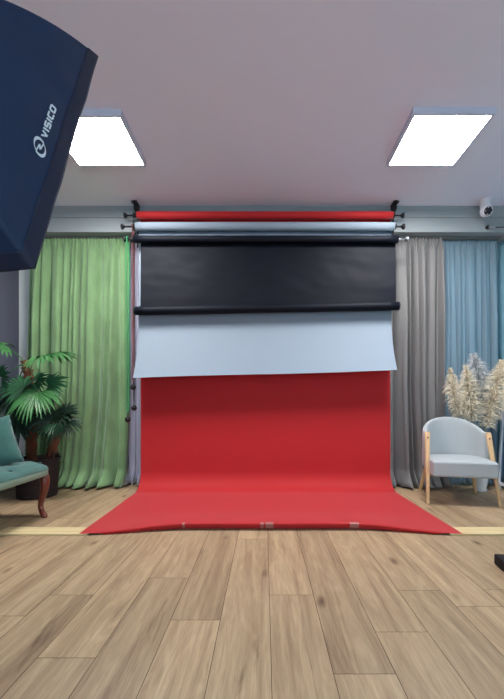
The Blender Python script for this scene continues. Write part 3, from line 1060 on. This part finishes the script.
for sd in range(4):
    grid(bm, lambda x, y: sb_pt(lerp(LIP, 1, x), sd, y), 36, 30)
bmesh.ops.remove_doubles(bm, verts=bm.verts[:], dist=.0005)
obj('shell', bm, M['navy'], SB)
bm = NB()
for sd in range(4):
    def lipfn(x, y, sd=sd):
        i = lerp(LIP + .012, 0, x)
        p = sb_pt(i, sd, y)
        c = sect(i)[2]
        return c + (p - c) * (1.006 if x > .05 else 1.004)
    grid(bm, lipfn, 8, 24)
bmesh.ops.remove_doubles(bm, verts=bm.verts[:], dist=.0005)
lip = obj('rim', bm, M['navyrim'], SB)
sd = lip.modifiers.new('thickness', 'SOLIDIFY'); sd.thickness = .003
bm = NB()
dh, dw, dc, _ = sect(.12)
grid(bm, lambda x, y: dc + w_ * (x * 2 - 1) * (dw - .012) + u_ * (y * 2 - 1) * (dh - .012), 6, 6)
obj('diffuser', bm, M['diffuse'], SB, True, 'white cloth front of the softbox')
bm = NB()
rc = fc - a_ * Ls
tube(bm, [rc + a_ * .01, rc - a_ * .03], .125, 28)
obj('speed_ring', bm, M['steel'], SB)
bm = NB()
tube(bm, [rc - a_ * .03, rc - a_ * .05, rc - a_ * .16, rc - a_ * .20], [.058, .062, .062, .05], 20)
hd = obj('flash_head', bm, M['blackp'], SB)

# lettering and emblem: real thin ink shapes lying on the near side panel
def on_panel(px, py, lift=.0035):
    ray = (pt(px, py, 1.0) - Vector((0, 0, EYE)))
    o_ = Vector((0, 0, EYE))
    best = None
    # march to the bowed near panel
    lo, hi = .5, 1.6
    def sidev(d):
        p = o_ + ray * d
        q = p - fc
        i = -q.dot(a_) / Ls
        i_c = min(1, max(0, i))
        hh, hw, c, bw = sect(i_c)
        k = max(-1, min(1, (p - c).dot(u_) / hh))
        s = sb_pt(i_c, 0, (k + 1) / 2)
        return (p - s).dot(-w_)
    d0 = lo; f0 = sidev(lo)
    n = 300
    for j in range(1, n + 1):
        d1 = lerp(lo, hi, j / n); f1 = sidev(d1)
        if f0 > 0 >= f1:
            for _ in range(30):
                m_ = (d0 + d1) / 2
                if sidev(m_) > 0: d0 = m_
                else: d1 = m_
            best = d0
            break
        d0, f0 = d1, f1
    if best is None:
        best = 1.0
    p = o_ + ray * best
    return p - w_ * lift

def letters():
    glyph = {'V': [[(0, 1), (.5, 0), (1, 1)]], 'I': [[(.5, 0), (.5, 1)]],
             'S': [[(1, 1), (.12, 1), (0, .9), (0, .6), (.12, .5), (.88, .5), (1, .4), (1, .1), (.88, 0), (0, 0)]],
             'C': [[(1, 1), (.15, 1), (0, .86), (0, .14), (.15, 0), (1, 0)]],
             'O': [[(.15, 1), (0, .86), (0, .14), (.15, 0), (.85, 0), (1, .14), (1, .86), (.85, 1), (.15, 1)]]}
    b0, b1 = Vector((46.4, 139.4)), Vector((56.0, 108.2))      # foot line of the word
    t0, t1 = Vector((39.0, 136.0)), Vector((49.8, 103.8))      # cap line
    def place(x, y):
        p = (b0.lerp(b1, x)).lerp(t0.lerp(t1, x), y)
        return on_panel(p.x, p.y)
    bm = NB()
    adv = [('V', .195), ('I', .085), ('S', .185), ('I', .085), ('C', .185), ('O', .195)]
    x = 0.0
    tx, ty = .054, .26                                          # stroke widths along and across the word
    for ch, wd in adv:
        for line in glyph[ch]:
            q = [(x + tx / 2 + (wd - tx) * gx + .03 * (gy - .5), ty / 2 + (1 - ty) * gy) for gx, gy in line]
            for (xa, ya), (xb, yb) in zip(q, q[1:]):
                dx, dy = (xb - xa) / tx, (yb - ya) / ty
                n_ = math.hypot(dx, dy)
                dx, dy = dx / n_ * .5, dy / n_ * .5
                ex_ = .42 if ch != 'V' else .2
                co_ = [(xa - dx * ex_ * tx - dy * tx, ya - dy * ex_ * ty + dx * ty), (xa - dx * ex_ * tx + dy * tx, ya - dy * ex_ * ty - dx * ty),
                       (xb + dx * ex_ * tx + dy * tx, yb + dy * ex_ * ty - dx * ty), (xb + dx * ex_ * tx - dy * tx, yb + dy * ex_ * ty + dx * ty)]
                bm.faces.new([bm.verts.new(place(*c_)) for c_ in co_])
        x += wd + .014
    obj('lettering', bm, M['silver_ink'], SB, False, 'white word printed on the near side panel')
letters()
bm = NB()
ec, ex, ey = Vector((38.8, 147.0)), Vector((4.3, 11.0)), Vector((5.2, -2.0))   # long and short half axes in the emblem
def epx(r, a):
    return ec + ex * (r * math.cos(a)) + ey * (r * math.sin(a))
def arc(a0, a1, ro, wa, wb, inn=0.0):
    n = 28
    prev = None
    for k in range(n + 1):
        t = k / n
        a = lerp(a0, a1, t)
        wd = lerp(wa, wb, math.sin(PI * min(1, t * 1.15 + .1)) if t < 1 else 0)
        r_ = ro - inn * t
        p, q = epx(r_, a), epx(r_ - wd, a)
        row = [bm.verts.new(on_panel(p.x, p.y)), bm.verts.new(on_panel(q.x, q.y))]
        if prev:
            bm.faces.new((prev[0], prev[1], row[1], row[0]))
        prev = row
arc(math.radians(100), math.radians(290), 1.0, .12, .30, .12)
arc(math.radians(-80), math.radians(110), 1.0, .12, .30, .12)
def strip(pa, pb, wd):
    pa, pb = Vector(pa), Vector(pb)
    n_ = Vector((-(pb - pa).y, (pb - pa).x)).normalized() * wd
    vs = [bm.verts.new(on_panel(*(q))) for q in (pa - n_, pa + n_, pb + n_, pb - n_)]
    bm.faces.new(vs)
strip((35.2, 150.2), (38.6, 144.2), .75)
strip((38.6, 144.2), (39.2, 149.6), .8)
strip((39.2, 149.6), (42.6, 144.0), .75)
obj('emblem', bm, M['silver_ink'], SB, False, 'white oval swirl emblem beside the lettering')

# the stand that carries it
LS = thing('light_stand', 'black tripod stand carrying the softbox at the left', 'light stand', (-1.05, .66, 0))
hp = rc - a_ * .12
sx, sy = hp.x, hp.y
LS.location = (sx, sy, 0)
bm = NB(); tube(bm, [(sx, sy, .25), (sx, sy, 1.0), (sx, sy, 1.02), (sx, sy, hp.z - .075)], [.016, .016, .012, .012], 12); obj('pole', bm, M['blackp'], LS)
bm = NB(); tube(bm, [(sx, sy, hp.z - .10), (sx, sy, hp.z - .061)], .02, 12); obj('mount', bm, M['blackp'], LS)
for k in range(3):
    a = 2.4 + k * 2 * PI / 3
    bm = NB(); tube(bm, [(sx, sy, .62), (sx + .36 * math.cos(a), sy + .36 * math.sin(a), .016)], .011, 8)
    l_ = obj('leg', bm, M['blackp'], LS)
    bm = NB(); sphere(bm, (sx + .36 * math.cos(a), sy + .36 * math.sin(a), .015), .0145, 10); obj('rubber_foot', bm, M['rubber'], l_)

# ------------------------------------------------------------------ black bag at the right edge
bm = NB()
mt = Matrix.Translation((1.32, 2.075, 0)) @ Matrix.Rotation(math.radians(-9), 4, 'Z')
box(bm, 0, .46, -.34, 0, .001, .062)
bevel(bm, .009, 3)
bmesh.ops.transform(bm, matrix=mt, verts=bm.verts[:])
bagbase = thing('flat_bag', 'low black flat bag lying on the floor at the right edge', 'bag', (1.5, 1.9, 0))
obj('body', bm, M['rubber'], bagbase)
bm = NB()
tube(bm, [mt @ Vector((.16 + .14 * k / 10, -.17 + .05 * math.sin(PI * k / 10), .064 + .02 * math.sin(PI * k / 10))) for k in range(11)], .008, 8)
obj('carry_handle', bm, M['blackp'], bagbase)

# ------------------------------------------------------------------ sky, camera, colour
w = bpy.data.worlds.new('sky'); SC.world = w
w.use_nodes = True
bg = w.node_tree.nodes['Background']
# sky made bright behind the camera to fill the room, dim blue elsewhere
wn, wl = w.node_tree.nodes, w.node_tree.links
tc = wn.new('ShaderNodeTexCoord')
sp = wn.new('ShaderNodeSeparateXYZ'); wl.new(tc.outputs['Generated'], sp.inputs[0])
mr = wn.new('ShaderNodeMapRange'); mr.inputs['From Min'].default_value = -0.45; mr.inputs['From Max'].default_value = 0.0
wl.new(sp.outputs['Y'], mr.inputs['Value'])
rp = wn.new('ShaderNodeValToRGB')
rp.color_ramp.elements[0].color = (0.54, 0.63, 0.73, 1)
rp.color_ramp.elements[1].color = (0.06, 0.10, 0.122, 1)
wl.new(mr.outputs['Result'], rp.inputs[0]); wl.new(rp.outputs[0], bg.inputs['Color'])
bg.inputs['Strength'].default_value = 1.0

cam = bpy.data.cameras.new('camera')
cam.sensor_fit = 'AUTO'
cam.sensor_width = 36
cam.lens = F * 36 / 699
cam.shift_x = (252 - CX) / 699
cam.shift_y = (CY - 349.5) / 699
cam.clip_start = .05
co = bpy.data.objects.new('camera', cam)
COL.objects.link(co)
co.location = (0, 0, EYE)
co.rotation_euler = (PI / 2, 0, 0)
SC.camera = co
vs = SC.view_settings
vs.view_transform = 'Standard'
vs.look = 'None'
vs.gamma = 1
vs.exposure = 2.3
vs.use_curve_mapping = False
SC.cycles.max_bounces = 10
SC.cycles.diffuse_bounces = 6
SC.cycles.transparent_max_bounces = 16
